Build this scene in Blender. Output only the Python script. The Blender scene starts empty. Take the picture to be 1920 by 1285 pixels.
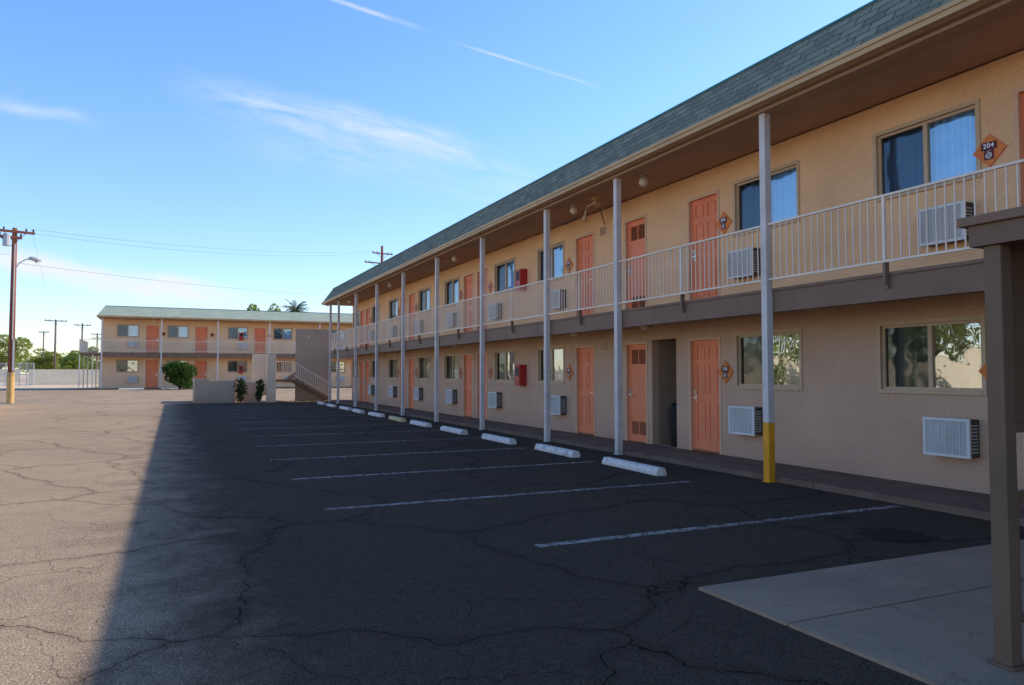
import bpy, bmesh, math, random
from mathutils import Vector, Matrix
R=math.radians
C=bpy.context.scene.collection
scene=bpy.context.scene
rng=random.Random(7)

# ------------------------------------------------------------ node helpers
def N(nt,t,ins=None,**kw):
    n=nt.nodes.new(t)
    for k,v in kw.items(): setattr(n,k,v)
    if ins:
        for k,v in ins.items():
            s=n.inputs[k]
            if isinstance(v,bpy.types.NodeSocket): nt.links.new(v,s)
            else: s.default_value=v
    return n
def M(nt,op,a,b=0.0,c=None,clamp=False):
    n=nt.nodes.new('ShaderNodeMath'); n.operation=op; n.use_clamp=clamp
    for i,v in enumerate((a,b,c)):
        if v is None: continue
        if isinstance(v,bpy.types.NodeSocket): nt.links.new(v,n.inputs[i])
        else: n.inputs[i].default_value=v
    return n.outputs[0]
def MR(nt,v,a,b,c=0.0,d=1.0,smooth=False):
    n=nt.nodes.new('ShaderNodeMapRange'); n.clamp=True
    if smooth: n.interpolation_type='SMOOTHSTEP'
    nt.links.new(v,n.inputs[0])
    for i,x in enumerate((a,b,c,d)): n.inputs[i+1].default_value=x
    return n.outputs[0]
def MIX(nt,f,a,b,bt='MIX'):
    n=nt.nodes.new('ShaderNodeMix'); n.data_type='RGBA'; n.blend_type=bt
    for s,v in ((n.inputs[0],f),(n.inputs[6],a),(n.inputs[7],b)):
        if isinstance(v,bpy.types.NodeSocket): nt.links.new(v,s)
        else: s.default_value=v if not isinstance(v,tuple) else (v+(1,) if len(v)==3 else v)
    return n.outputs[2]
def newmat(name,col=(.5,.5,.5),rough=.6,metal=0,spec=.4):
    m=bpy.data.materials.new(name); m.use_nodes=True
    nt=m.node_tree; b=nt.nodes['Principled BSDF']
    b.inputs['Base Color'].default_value=col+(1,)
    b.inputs['Roughness'].default_value=rough; b.inputs['Metallic'].default_value=metal
    b.inputs['Specular IOR Level'].default_value=spec
    return m,nt,b
def noise(nt,vec,scale,detail=3,rough=.55,dist=0):
    return N(nt,'ShaderNodeTexNoise',{'Vector':vec,'Scale':scale,'Detail':detail,'Roughness':rough,'Distortion':dist}).outputs['Fac']
def bump(nt,b,h,st=.3,d=.01):
    bn=N(nt,'ShaderNodeBump',{'Strength':st,'Distance':d,'Height':h}); nt.links.new(bn.outputs[0],b.inputs['Normal'])
def scaled(nt,col,v):
    cc=N(nt,'ShaderNodeVectorMath',{0:col,3:1.0},operation='SCALE')
    if isinstance(v,bpy.types.NodeSocket): nt.links.new(v,cc.inputs[3])
    else: cc.inputs[3].default_value=v
    return cc.outputs[0]
def paint(name,col,rough=.55,var=.12,scale=3,bs=0.15,bscale=40,bd=.003,dirt=0.0,spec=.25):
    m,nt,b=newmat(name,col,rough,0,spec)
    geo=N(nt,'ShaderNodeNewGeometry').outputs['Position']
    n1=noise(nt,geo,scale,3)
    out=scaled(nt,col,MR(nt,n1,.3,.7,1-var,1+var))
    if dirt>0:
        n2=noise(nt,geo,1.3,5,.7)
        out=MIX(nt,MR(nt,n2,.5,.75,0,dirt),out,tuple(c*.45 for c in col))
    nt.links.new(out,b.inputs['Base Color'])
    bump(nt,b,noise(nt,geo,bscale,2),bs,bd)
    return m

def stucco(name,col,grime=1.0,low_shade_col=None):
    m,nt,b=newmat(name,col,.92,0,.12)
    geo=N(nt,'ShaderNodeNewGeometry').outputs['Position']
    big=noise(nt,geo,.8,5,.62); fine=noise(nt,geo,30,3,.65)
    z=N(nt,'ShaderNodeSeparateXYZ',{0:geo}).outputs[2]
    base=col
    if low_shade_col: base=MIX(nt,MR(nt,z,2.54,2.56),low_shade_col,col)  # ground-floor dimness painted in as a darker wall colour
    v=M(nt,'ADD',MR(nt,big,.3,.7,-.08,.08),MR(nt,fine,.3,.7,-.10,.10))
    v=M(nt,'ADD',v,1.0)
    low=M(nt,'MULTIPLY',MR(nt,z,.6,.05,0,1),MR(nt,big,.35,.65,.1,.55*grime))
    out=scaled(nt,base,v)
    out=MIX(nt,low,out,scaled(nt,out,.5))
    nt.links.new(out,b.inputs['Base Color'])
    bump(nt,b,noise(nt,geo,36,3,.7),.6,.013)
    return m
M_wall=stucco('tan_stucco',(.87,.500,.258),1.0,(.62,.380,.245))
M_wallf=stucco('bounce_lit_tan_stucco',(.90,.57,.32))  # bounce light on the far wing put into a lighter wall colour
M_wallg=stucco('tan_planter_stucco',(.50,.37,.25))
M_panel=stucco('taupe_stucco',(.46,.345,.245))
M_peach=stucco('peach_stucco',(.88,.62,.40))
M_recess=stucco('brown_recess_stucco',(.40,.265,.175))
M_door=paint('coral_door_paint',(.90,.250,.105),.45,.06,2,.08,30,dirt=.12)
M_louvre=paint('coral_louvre_paint',(.48,.15,.065),.5,.06,2,.08,30,dirt=.2)
M_trim=paint('door_trim',(.72,.42,.25),.5,.06)
M_brown=paint('brown_paint',(.225,.130,.082),.6,.1,2,.2,25,dirt=.3)
M_brown2=paint('brown_post_paint',(.185,.110,.066),.6,.1,3,.3,20,dirt=.3)
M_soffit=paint('soffit_brown',(.44,.265,.165),.75,.08,1.5,.25,20,dirt=.2)
M_gutter=paint('gutter_tan',(.56,.35,.165),.5,.1,2,.1,20,dirt=.3)
M_white=paint('white_post_paint',(.68,.58,.50),.45,.07,3,.2,30,dirt=.45)
M_rail=paint('railing_paint',(.86,.69,.52),.45,.06,3,.1,30,dirt=.25)
M_yellow=paint('yellow_paint',(.84,.34,.02),.5,.12,5,.3,25,dirt=.4)
M_yellowp=paint('faded_yellow_paint',(.66,.40,.14),.6,.15,5,.3,25,dirt=.5)
M_teal=paint('teal_trim',(.035,.19,.155),.5,.1)
M_frame=paint('window_frame',(.60,.40,.24),.45,.05)
M_dark=paint('dark_bronze',(.05,.04,.035),.5,.1)
M_acw=paint('ac_grille',(.72,.67,.60),.5,.05,4)
M_acg=paint('ac_mesh',(.44,.41,.38),.6,.1,4)
M_acs=paint('ac_side',(.07,.058,.048),.55,.1,4)
M_red=paint('red_enamel',(.50,.035,.03),.3,.08)
M_maroon=paint('maroon_plate',(.11,.015,.025),.4,.05)
M_sign=paint('sign_orange',(.76,.20,.035),.45,.1)
M_letter=paint('white_lettering',(.92,.90,.86),.5,.02)
M_metal=newmat('brushed_metal',(.6,.58,.55),.3,.9)[0]
M_black=paint('black_plastic',(.012,.012,.013),.4,.1)
M_globe=newmat('globe_glass',(.78,.62,.46),.25)[0]
M_walk=paint('walkway_concrete',(.20,.125,.082),.85,.18,2.5,.4,30,dirt=.5,spec=.15)
M_block=stucco('block_wall',(.84,.72,.50),.4)
M_gravel=paint('roof_gravel',(.4,.38,.35),.9,.2,4,.5,30)
M_bark=paint('bark',(.13,.09,.06),.9,.3,6,.8,15,.02)
M_pole=paint('pole_wood',(.25,.085,.042),.85,.25,4,.5,20,.01)
M_polegrey=paint('weathered_pole',(.18,.135,.10),.85,.2,4,.5,20)
M_wire=newmat('wire',(.05,.05,.055),.6)[0]
M_wirel=newmat('weathered_wire',(.22,.22,.23),.6)[0]
M_lampgrey=paint('lamp_housing',(.5,.5,.5),.4,.05)

def concrete():
    m,nt,b=newmat('slab_concrete',(.4,.37,.33),.9,0,.12)
    g=N(nt,'ShaderNodeNewGeometry').outputs['Position']
    c=MIX(nt,MR(nt,noise(nt,g,1.3,5,.65),.38,.62),(.44,.285,.170),(.34,.228,.142))
    c=MIX(nt,MR(nt,noise(nt,g,60,3,.7),.4,.65,0,.5),c,(.20,.14,.095))
    c=MIX(nt,MR(nt,noise(nt,g,2.3,5,.75,1.2),.56,.70,0,.40),c,(.10,.072,.05))
    nt.links.new(c,b.inputs['Base Color'])
    bump(nt,b,noise(nt,g,70,3,.7),.35,.006)
    return m
M_conc=concrete()

def asphalt():
    m,nt,b=newmat('asphalt',(.15,.13,.11),.95,0,.06)
    g=N(nt,'ShaderNodeNewGeometry').outputs['Position']
    def warped(scale,amp,detail=2):
        dn=N(nt,'ShaderNodeTexNoise',{'Vector':g,'Scale':scale,'Detail':detail,'Roughness':.55})
        off=N(nt,'ShaderNodeVectorMath',{0:dn.outputs['Color'],1:(.5,.5,.5)},operation='SUBTRACT').outputs[0]
        sc=N(nt,'ShaderNodeVectorMath',{0:off,3:amp},operation='SCALE').outputs[0]
        return N(nt,'ShaderNodeVectorMath',{0:g,1:sc},operation='ADD').outputs[0]
    p=warped(.9,1.0,4)
    v1=N(nt,'ShaderNodeTexVoronoi',{'Vector':p,'Scale':.40},feature='DISTANCE_TO_EDGE',voronoi_dimensions='2D').outputs[0]
    v2=N(nt,'ShaderNodeTexVoronoi',{'Vector':p,'Scale':1.05},feature='DISTANCE_TO_EDGE',voronoi_dimensions='2D').outputs[0]
    med=noise(nt,g,1.6,4,.7,.4); fine=noise(nt,g,70,2,.85); mid=noise(nt,g,13,4,.75); big=noise(nt,g,.22,4,.6)
    w1=M(nt,'MULTIPLY',MR(nt,mid,.34,.66,.12,1.0),.0052)
    c1=M(nt,'MULTIPLY',M(nt,'SUBTRACT',1.0,M(nt,'DIVIDE',v1,w1),clamp=True),1.8,clamp=True)
    c1w=M(nt,'MULTIPLY',MR(nt,v1,.045,.0,0,1,True),.30)
    w2=M(nt,'MULTIPLY',MR(nt,mid,.32,.60,.0,1.0),.012)
    c2=M(nt,'MULTIPLY',M(nt,'SUBTRACT',1.0,M(nt,'DIVIDE',v2,M(nt,'ADD',w2,.0004)),clamp=True),MR(nt,med,.32,.46))
    cr=M(nt,'MULTIPLY',M(nt,'MAXIMUM',c1,M(nt,'MULTIPLY',c2,.8)),.88)
    col=MIX(nt,MR(nt,big,.38,.62),(.400,.280,.178),(.315,.225,.148))
    col=MIX(nt,MR(nt,med,.47,.70,0,.35),col,(.215,.158,.108))
    col=MIX(nt,MR(nt,mid,.40,.68,0,.5),col,(.50,.375,.255))
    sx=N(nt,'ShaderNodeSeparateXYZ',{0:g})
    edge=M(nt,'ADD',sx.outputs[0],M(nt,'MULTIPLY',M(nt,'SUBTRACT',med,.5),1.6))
    bay=M(nt,'MULTIPLY',MR(nt,edge,-.9,.8,0,.88,True),MR(nt,sx.outputs[1],42.5,40.5,0,1))  # building's shadow deepened by painting the asphalt darker here, with a noisy border
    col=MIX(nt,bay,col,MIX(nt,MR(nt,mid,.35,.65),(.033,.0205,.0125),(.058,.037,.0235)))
    oil=M(nt,'MULTIPLY',MR(nt,noise(nt,g,.9,3,.6),.62,.74,0,.5),MR(nt,edge,2.5,5,0.1,1))
    dist=N(nt,'ShaderNodeVectorMath',{0:g,1:(6.15,4.9,0)},operation='DISTANCE').outputs['Value']
    oil=M(nt,'MAXIMUM',oil,MR(nt,M(nt,'ADD',dist,M(nt,'MULTIPLY',M(nt,'SUBTRACT',mid,.5),.5)),.42,.26,0,.5,True))
    col=MIX(nt,oil,col,(.016,.010,.007))
    col=MIX(nt,MR(nt,fine,.50,.64,0,.75),col,scaled(nt,col,.25))
    col=MIX(nt,MR(nt,fine,.43,.30,0,.8),col,scaled(nt,col,2.6))
    col=MIX(nt,c1w,col,scaled(nt,col,.35))
    col=MIX(nt,cr,col,scaled(nt,col,.13))
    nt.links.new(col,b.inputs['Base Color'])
    bump(nt,b,M(nt,'ADD',fine,M(nt,'MULTIPLY',mid,.6)),.9,.010)
    return m
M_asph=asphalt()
def stripe():
    m,nt,b=newmat('worn_line_paint',(.50,.40,.31),.8)
    g=N(nt,'ShaderNodeNewGeometry').outputs['Position']
    a=MR(nt,noise(nt,g,9,5,.8),.38,.58,.06,.85)
    a=M(nt,'MULTIPLY',a,MR(nt,noise(nt,g,.8,2),.3,.55,.45,1))
    nt.links.new(a,b.inputs['Alpha'])
    return m
M_stripe=stripe()
def stopmat(name,c):
    m,nt,b=newmat(name,c,.85)
    g=N(nt,'ShaderNodeNewGeometry').outputs['Position']
    col=MIX(nt,MR(nt,noise(nt,g,7,5,.72),.48,.66,0,.7),c,(.32,.26,.20))
    nt.links.new(col,b.inputs['Base Color']); bump(nt,b,noise(nt,g,40,3),.5,.01); return m
M_stop=stopmat('dusty_white_concrete',(.76,.68,.58)); M_stopy=stopmat('worn_yellow_concrete',(.70,.52,.24))
def dirt():
    m,nt,b=newmat('dirt',(.4,.3,.2),.95,0,.1)
    g=N(nt,'ShaderNodeNewGeometry').outputs['Position']
    nt.links.new(MIX(nt,MR(nt,noise(nt,g,.5,5,.7),.35,.65),(.66,.50,.34),(.50,.37,.24)),b.inputs['Base Color']); return m
M_dirt=dirt()
def shingles(name,ca,cb,cm):
    m,nt,b=newmat(name,ca,.95,0,.05)
    uv=N(nt,'ShaderNodeTexCoord').outputs['UV']
    wob=N(nt,'ShaderNodeTexNoise',{'Vector':uv,'Scale':7.0,'Detail':2}).outputs['Color']
    o=N(nt,'ShaderNodeVectorMath',{0:N(nt,'ShaderNodeVectorMath',{0:wob,1:(.5,.5,.5)},operation='SUBTRACT').outputs[0],3:.035},operation='SCALE').outputs[0]
    uvd=N(nt,'ShaderNodeVectorMath',{0:uv,1:o},operation='ADD').outputs[0]
    br=N(nt,'ShaderNodeTexBrick',{'Vector':uvd,'Color1':ca+(1,),'Color2':cb+(1,),'Mortar':cm+(1,),'Scale':1.0,'Mortar Size':.010,'Bias':0.0,'Brick Width':.33,'Row Height':.137})
    g=N(nt,'ShaderNodeNewGeometry').outputs['Position']
    c=MIX(nt,MR(nt,noise(nt,g,.9,4,.7),.35,.7,0,.5),br.outputs[0],tuple(x*.6 for x in ca))
    c=MIX(nt,MR(nt,noise(nt,g,90,2,.7),.4,.65,0,.4),c,tuple(min(1,x*1.5) for x in ca))
    nt.links.new(c,b.inputs['Base Color'])
    v=N(nt,'ShaderNodeSeparateXYZ',{0:uvd}).outputs[1]
    saw=M(nt,'FRACT',M(nt,'DIVIDE',v,.137))
    h=M(nt,'ADD',M(nt,'MULTIPLY',saw,-1.0),M(nt,'MULTIPLY',br.outputs[1],-.8))
    bump(nt,b,h,.7,.014)
    return m
M_sh=shingles('green_shingles',(.265,.255,.175),(.125,.130,.096),(.022,.023,.018))
M_sh2=shingles('pale_green_shingles',(.44,.48,.36),(.37,.41,.31),(.16,.18,.14))  # paler shingle colours for the far wing's roof

def glassmat(name,base,lo,hi,rough=.01):
    m=bpy.data.materials.new(name); m.use_nodes=True; nt=m.node_tree; nt.nodes.clear()
    g=N(nt,'ShaderNodeNewGeometry').outputs['Position']
    nb=noise(nt,g,2.6,1)
    bn=N(nt,'ShaderNodeBump',{'Strength':.22,'Distance':.03,'Height':nb}).outputs[0]
    gl=N(nt,'ShaderNodeBsdfGlossy',{'Color':(.95,.97,1,1),'Roughness':rough,'Normal':bn})
    tr=N(nt,'ShaderNodeBsdfTransparent',{'Color':base+(1,)})
    lw=N(nt,'ShaderNodeLayerWeight',{'Blend':.45}).outputs['Fresnel']
    f=MR(nt,lw,0,1,lo,hi)
    mx=N(nt,'ShaderNodeMixShader',{0:f,1:tr.outputs[0],2:gl.outputs[0]})
    o=nt.nodes.new('ShaderNodeOutputMaterial'); nt.links.new(mx.outputs[0],o.inputs[0]); return m
M_glass=glassmat('reflective_glass',(.82,.95,1.0),.20,.72)
M_glasslow=glassmat('mirrored_glass',(.90,.84,.70),.34,.82)
M_glassd=glassmat('screened_glass',(.27,.31,.34),.05,.35,.05)
def curtain(name,a,bc):
    m,nt,b=newmat(name,a,.9,0,.1)
    g=N(nt,'ShaderNodeNewGeometry').outputs['Position']
    nt.links.new(MIX(nt,noise(nt,g,6,2),a,bc),b.inputs['Base Color']); return m
M_curt=curtain('blue_curtain',(.38,.74,.94),(.26,.56,.80))
M_curtl=curtain('pale_curtain',(.80,.72,.50),(.60,.55,.38))
def leafmat(name,a,bc):
    m,nt,b=newmat(name,a,.6,0,.3)
    g=N(nt,'ShaderNodeNewGeometry').outputs['Position']
    c=MIX(nt,MR(nt,noise(nt,g,2.5,2,.7),.35,.65),a,bc)
    nt.links.new(c,b.inputs['Base Color'])
    tl=N(nt,'ShaderNodeBsdfTranslucent',{'Color':c})
    mx=N(nt,'ShaderNodeMixShader',{0:.40,1:b.outputs[0],2:tl.outputs[0]})
    nt.links.new(mx.outputs[0],nt.nodes['Material Output'].inputs[0]); return m
M_leaf=leafmat('bush_leaf',(.030,.075,.009),(.075,.140,.017))
M_leaf2=leafmat('olive_leaf',(.20,.25,.04),(.38,.40,.09))
M_leaf4=leafmat('green_leaf',(.14,.21,.035),(.27,.33,.06))
M_leaf3=leafmat('dark_leaf',(.03,.055,.012),(.07,.10,.022))
M_palm=leafmat('palm_leaf',(.06,.09,.025),(.11,.14,.045))

# ------------------------------------------------------------ mesh builder
class MB:
    def __init__(s): s.v=[]; s.f=[]; s.m=[]; s.uv={}
    def quad(s,pts,mat=0,uv=None):
        i=len(s.v); s.v+= [tuple(p) for p in pts]; s.f.append(tuple(range(i,i+len(pts)))); s.m.append(mat)
        if uv: s.uv[len(s.f)-1]=uv
        return s
    def box(s,x0,x1,y0,y1,z0,z1,mat=0):
        if x0>x1:x0,x1=x1,x0
        if y0>y1:y0,y1=y1,y0
        i=len(s.v)
        s.v+=[(x0,y0,z0),(x1,y0,z0),(x1,y1,z0),(x0,y1,z0),(x0,y0,z1),(x1,y0,z1),(x1,y1,z1),(x0,y1,z1)]
        for f in ((0,3,2,1),(4,5,6,7),(0,1,5,4),(1,2,6,5),(2,3,7,6),(3,0,4,7)):
            s.f.append(tuple(i+k for k in f)); s.m.append(mat)
        return s
    def beam(s,a,b,w,h,mat=0,up=(0,0,1)):
        a=Vector(a);b=Vector(b);d=(b-a).normalized();up=Vector(up)
        if abs(d.dot(up))>.98: up=Vector((0,1,0))
        r=d.cross(up).normalized()*w/2; u=r.normalized().cross(d)*h/2
        i=len(s.v)
        for p in (a,b):
            for q in (-r-u,r-u,r+u,-r+u): s.v.append(tuple(p+q))
        for f in ((3,2,1,0),(4,5,6,7),(0,1,5,4),(1,2,6,5),(2,3,7,6),(3,0,4,7)):
            s.f.append(tuple(i+k for k in f)); s.m.append(mat)
        return s
    def tube(s,pts,rads,n=8,mat=0,cap=True):
        pts=[Vector(p) for p in pts]
        if not isinstance(rads,(list,tuple)): rads=[rads]*len(pts)
        base=len(s.v)
        for k,p in enumerate(pts):
            d=(pts[min(k+1,len(pts)-1)]-pts[max(k-1,0)]).normalized()
            up=Vector((0,0,1)) if abs(d.z)<.9 else Vector((0,1,0))
            r=d.cross(up).normalized(); u=r.cross(d)
            for j in range(n):
                t=2*math.pi*j/n; s.v.append(tuple(p+(r*math.cos(t)+u*math.sin(t))*rads[k]))
        for k in range(len(pts)-1):
            for j in range(n):
                a=base+k*n+j;b=base+k*n+(j+1)%n
                s.f.append((a,b,b+n,a+n)); s.m.append(mat)
        if cap:
            s.f.append(tuple(base+j for j in range(n))[::-1]); s.m.append(mat)
            s.f.append(tuple(base+(len(pts)-1)*n+j for j in range(n))); s.m.append(mat)
        return s
    def sphere(s,c,r,n=12,mat=0,sz=1):
        c=Vector(c); prof=[(r*math.sin(math.pi*i/n),r*sz*math.cos(math.pi*i/n)) for i in range(n+1)]
        base=len(s.v)
        for pr,pz in prof:
            for j in range(n): t=2*math.pi*j/n; s.v.append((c.x+pr*math.cos(t),c.y+pr*math.sin(t),c.z+pz))
        for i in range(n):
            for j in range(n):
                a=base+i*n+j;b=base+i*n+(j+1)%n; s.f.append((a,a+n,b+n,b)); s.m.append(mat)
        return s
    def mesh(s,name,mats,smooth=False):
        me=bpy.data.meshes.new(name); me.from_pydata(s.v,[],s.f)
        for m in mats: me.materials.append(m)
        me.polygons.foreach_set('material_index',s.m)
        if s.uv:
            l=me.uv_layers.new(name='UVMap')
            for fi,uv in s.uv.items():
                for k,li in enumerate(me.polygons[fi].loop_indices): l.data[li].uv=uv[k]
        if smooth: me.polygons.foreach_set('use_smooth',[True]*len(s.f))
        me.update(); return me
def ob(name,mesh,parent=None,loc=(0,0,0),rz=0,label=None,cat=None,group=None,kind=None,bevel=0,rot=None):
    o=bpy.data.objects.new(name,mesh); C.objects.link(o)
    o.location=loc; o.rotation_euler=rot if rot else (0,0,rz)
    if parent: o.parent=parent
    if label:o['label']=label
    if cat:o['category']=cat
    if group:o['group']=group
    if kind:o['kind']=kind
    if bevel:
        bm=o.modifiers.new('b','BEVEL'); bm.width=bevel; bm.segments=2; bm.limit_method='ANGLE'
    return o

# ------------------------------------------------------------ shared part meshes
DH=2.03
def door_mesh(w=.80,kind='panel'):
    mb=MB(); h=DH; y=.06
    if kind=='panel':
        mb.box(-w/2,w/2,y+.016,y+.05,0,h,0)
        st=.11
        mb.box(-w/2,-w/2+st,y,y+.016,0,h); mb.box(w/2-st,w/2,y,y+.016,0,h); mb.box(-.05,.05,y,y+.016,0,h)
        for a,b in ((0,.20),(.90,1.04),(1.58,1.68),(1.93,h)):
            for x0,x1 in ((-w/2+st,-.05),(.05,w/2-st)): mb.box(x0,x1,y,y+.016,a,b)
        for a,b in ((.20,.90),(1.04,1.58),(1.68,1.93)):
            for x0,x1 in ((-w/2+st,-.05),(.05,w/2-st)):
                mb.box(x0+.03,x1-.03,y+.004,y+.0165,a+.03,b-.03)
        mb.box(-w/2+.0,w/2-.0,y-.004,y-.0005,.01,.028,1)
    else:
        mb.box(-w/2,w/2,y,y+.05,0,.15); mb.box(-w/2,w/2,y,y+.05,.42,1.62); mb.box(-w/2,w/2,y,y+.05,1.92,h)
        for a,b in ((.15,.42),(1.62,1.92)):
            mb.box(-w/2,-w/2+.1,y,y+.05,a,b); mb.box(w/2-.1,w/2,y,y+.05,a,b); mb.box(-.012,.012,y,y+.034,a,b)
            mb.box(-w/2+.1,w/2-.1,y+.035,y+.05,a,b,1)
            z=a+.012
            while z<b-.02:
                for x0,x1 in ((-w/2+.1,-.012),(.012,w/2-.1)):
                    mb.quad([(x0,y+.004,z),(x1,y+.004,z),(x1,y+.032,z+.028),(x0,y+.032,z+.028)],2)
                z+=.036
    return mb.mesh('door',[M_door,M_brown2,M_louvre])
def doorframe_mesh(w=.80):
    mb=MB(); h=DH; t=.05
    mb.box(-w/2-t,-w/2,-.012,.12,0,h+t); mb.box(w/2,w/2+t,-.012,.12,0,h+t); mb.box(-w/2,w/2,-.012,.12,h,h+t)
    mb.box(-w/2,w/2,-.02,.12,-.02,.0,0)
    return mb.mesh('door_frame',[M_trim])
def handle_mesh():
    mb=MB(); mb.box(-.025,.025,.05,.058,.90,1.12)
    mb.tube([(0,.058,.98),(0,.0,.98)],.010,8); mb.beam((0,.005,.98),(.10,.005,.98),.018,.018)
    mb.tube([(0,.058,1.08),(0,.035,1.08)],.02,10)
    return mb.mesh('handle',[M_metal])
WW=1.40; WH=.86; WZ=1.21
def winframe_mesh():
    mb=MB(); w=WW/2; a=WZ; b=WZ+WH; t=.035
    mb.box(-w-.05,-w,-.018,.10,a-.05,b+.05); mb.box(w,w+.05,-.018,.10,a-.05,b+.05)
    mb.box(-w,w,-.018,.10,b,b+.05); mb.box(-w,w,-.03,.10,a-.05,a)
    for x0,x1 in ((-w,-w+t),(w-t,w),(-.028,.028)): mb.box(x0,x1,.03,.09,a,b)
    for x0,x1 in ((-w+t,-.028),(.028,w-t)):
        mb.box(x0,x1,.03,.09,a,a+t); mb.box(x0,x1,.03,.09,b-t,b)
    return mb.mesh('frame',[M_frame])
def pane(x0,x1,m):
    return MB().quad([(x0,.06,WZ+.035),(x1,.06,WZ+.035),(x1,.06,WZ+WH-.035),(x0,.06,WZ+WH-.035)]).mesh('glass_pane',[m])
def curtain_mesh(m):
    mb=MB(); n=150; w=WW/2
    def yy(x): return .15+.032*math.sin(x*46+2.2*math.sin(x*6))+.010*math.sin(x*111)
    xs=[-w-.04+(WW+.08)*i/n for i in range(n+1)]
    for i in range(n):
        x0,x1=xs[i],xs[i+1]
        mb.quad([(x0,yy(x0),WZ-.03),(x1,yy(x1),WZ-.03),(x1,yy(x1),WZ+WH+.03),(x0,yy(x0),WZ+WH+.03)])
    return mb.mesh('curtain',[m],True)
me_wf=winframe_mesh(); me_pl=pane(-WW/2+.035,-.028,M_glassd); me_pr=pane(.028,WW/2-.035,M_glass); me_prl=pane(.028,WW/2-.035,M_glasslow)
me_cu=curtain_mesh(M_curt); me_cul=curtain_mesh(M_curtl); me_door=door_mesh(); me_vdoor=door_mesh(.72,'vent'); me_df=doorframe_mesh(); me_vdf=doorframe_mesh(.72); me_h=handle_mesh()
def ac_mesh():
    mb=MB(); w=.29; z0=.42; z1=.87; y0=-.20
    mb.box(-w,w,y0+.02,0.0,z0,z1,1)
    for sx in (-1,1):
        for i in range(9):
            z=z0+.05+i*.040; mb.box(sx*w,sx*(w+.004),y0+.05,-.03,z,z+.018,2)
    mb.box(-w-.012,-w+.025,y0,y0+.03,z0-.01,z1+.01); mb.box(w-.025,w+.012,y0,y0+.03,z0-.01,z1+.01)
    mb.box(-w+.025,w-.025,y0,y0+.03,z0-.01,z0+.025); mb.box(-w+.025,w-.025,y0,y0+.03,z1-.025,z1+.01)
    mb.box(-w+.025,w-.025,y0+.014,y0+.0195,z0+.025,z1-.025,2)
    n=20
    for i in range(1,n):
        z=z0+.025+(z1-z0-.05)*i/n; mb.box(-w+.025,w-.025,y0+.006,y0+.013,z-.003,z+.003,0)
    for i in range(1,6):
        x=-w+.025+(2*w-.05)*i/6; mb.box(x-.004,x+.004,y0+.002,y0+.0055,z0+.025,z1-.025,0)
    return mb.mesh('air_conditioner',[M_acw,M_acs,M_acg])
me_ac=ac_mesh()
def globe_mesh():
    mb=MB(); mb.tube([(0,0,0),(0,0,-.035)],[.07,.06],14,1); mb.sphere((0,0,-.115),.085,14,0,1.1)
    return mb.mesh('globe_lamp',[M_globe,M_lampgrey],True)
me_globe=globe_mesh()
PY=-1.24
def post_mesh(yel=False):
    mb=MB(); s=.055
    if yel: mb.box(-s-.001,s+.001,PY-s-.001,PY+s+.001,0,.82,1); mb.box(-s,s,PY-s,PY+s,.82,5.17,0)
    else: mb.box(-s,s,PY-s,PY+s,0,5.17,0)
    mb.box(-.075,.075,PY-.075,PY+.075,0,.012,0 if not yel else 1)
    return mb.mesh('support_post',[M_white,M_yellow])
me_post=post_mesh(); me_posty=post_mesh(True)
rail_cache={}
def rail_mesh(L):
    k=round(L,2)
    if k in rail_cache: return rail_cache[k]
    mb=MB(); a=-L/2+.055; b=L/2-.055; z0=2.80; z1=3.60
    mb.box(a,b,PY-.018,PY+.018,z1-.026,z1); mb.box(a,b,PY-.013,PY+.013,z0,z0+.026)
    n=max(2,int(round((b-a)/.108)))
    for i in range(1,n):
        x=a+(b-a)*i/n
        if abs(x)<.05 and L>2: continue
        mb.box(x-.0065,x+.0065,PY-.0065,PY+.0065,z0+.026,z1-.026)
    if L>2:
        mb.box(-.017,.017,PY-.017,PY+.017,z0+.027,z1-.027)
        mb.box(-.017,.017,PY-.017,PY+.05,2.55,z0-.001,1); mb.box(-.02,.02,PY+.015,PY+.05,2.50,2.549,1)
    me=mb.mesh('railing',[M_rail,M_brown]); rail_cache[k]=me; return me

def wall_holes(x0,x1,z0,z1,holes,th=.16):
    mb=MB()
    xs=sorted({x0,x1}|{h[0] for h in holes}|{h[1] for h in holes}); zs=sorted({z0,z1}|{h[2] for h in holes}|{h[3] for h in holes})
    for i in range(len(xs)-1):
        for j in range(len(zs)-1):
            cx=(xs[i]+xs[i+1])/2; cz=(zs[j]+zs[j+1])/2
            if any(h[0]<cx<h[1] and h[2]<cz<h[3] for h in holes): continue
            for y in (0,th): mb.quad([(xs[i],y,zs[j]),(xs[i+1],y,zs[j]),(xs[i+1],y,zs[j+1]),(xs[i],y,zs[j+1])])
    for a,b,c,d in holes:
        mb.quad([(a,0,c),(a,th,c),(a,th,d),(a,0,d)]); mb.quad([(b,0,c),(b,th,c),(b,th,d),(b,0,d)])
        mb.quad([(a,0,c),(b,0,c),(b,th,c),(a,th,c)]); mb.quad([(a,0,d),(b,0,d),(b,th,d),(a,th,d)])
    return mb

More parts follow.
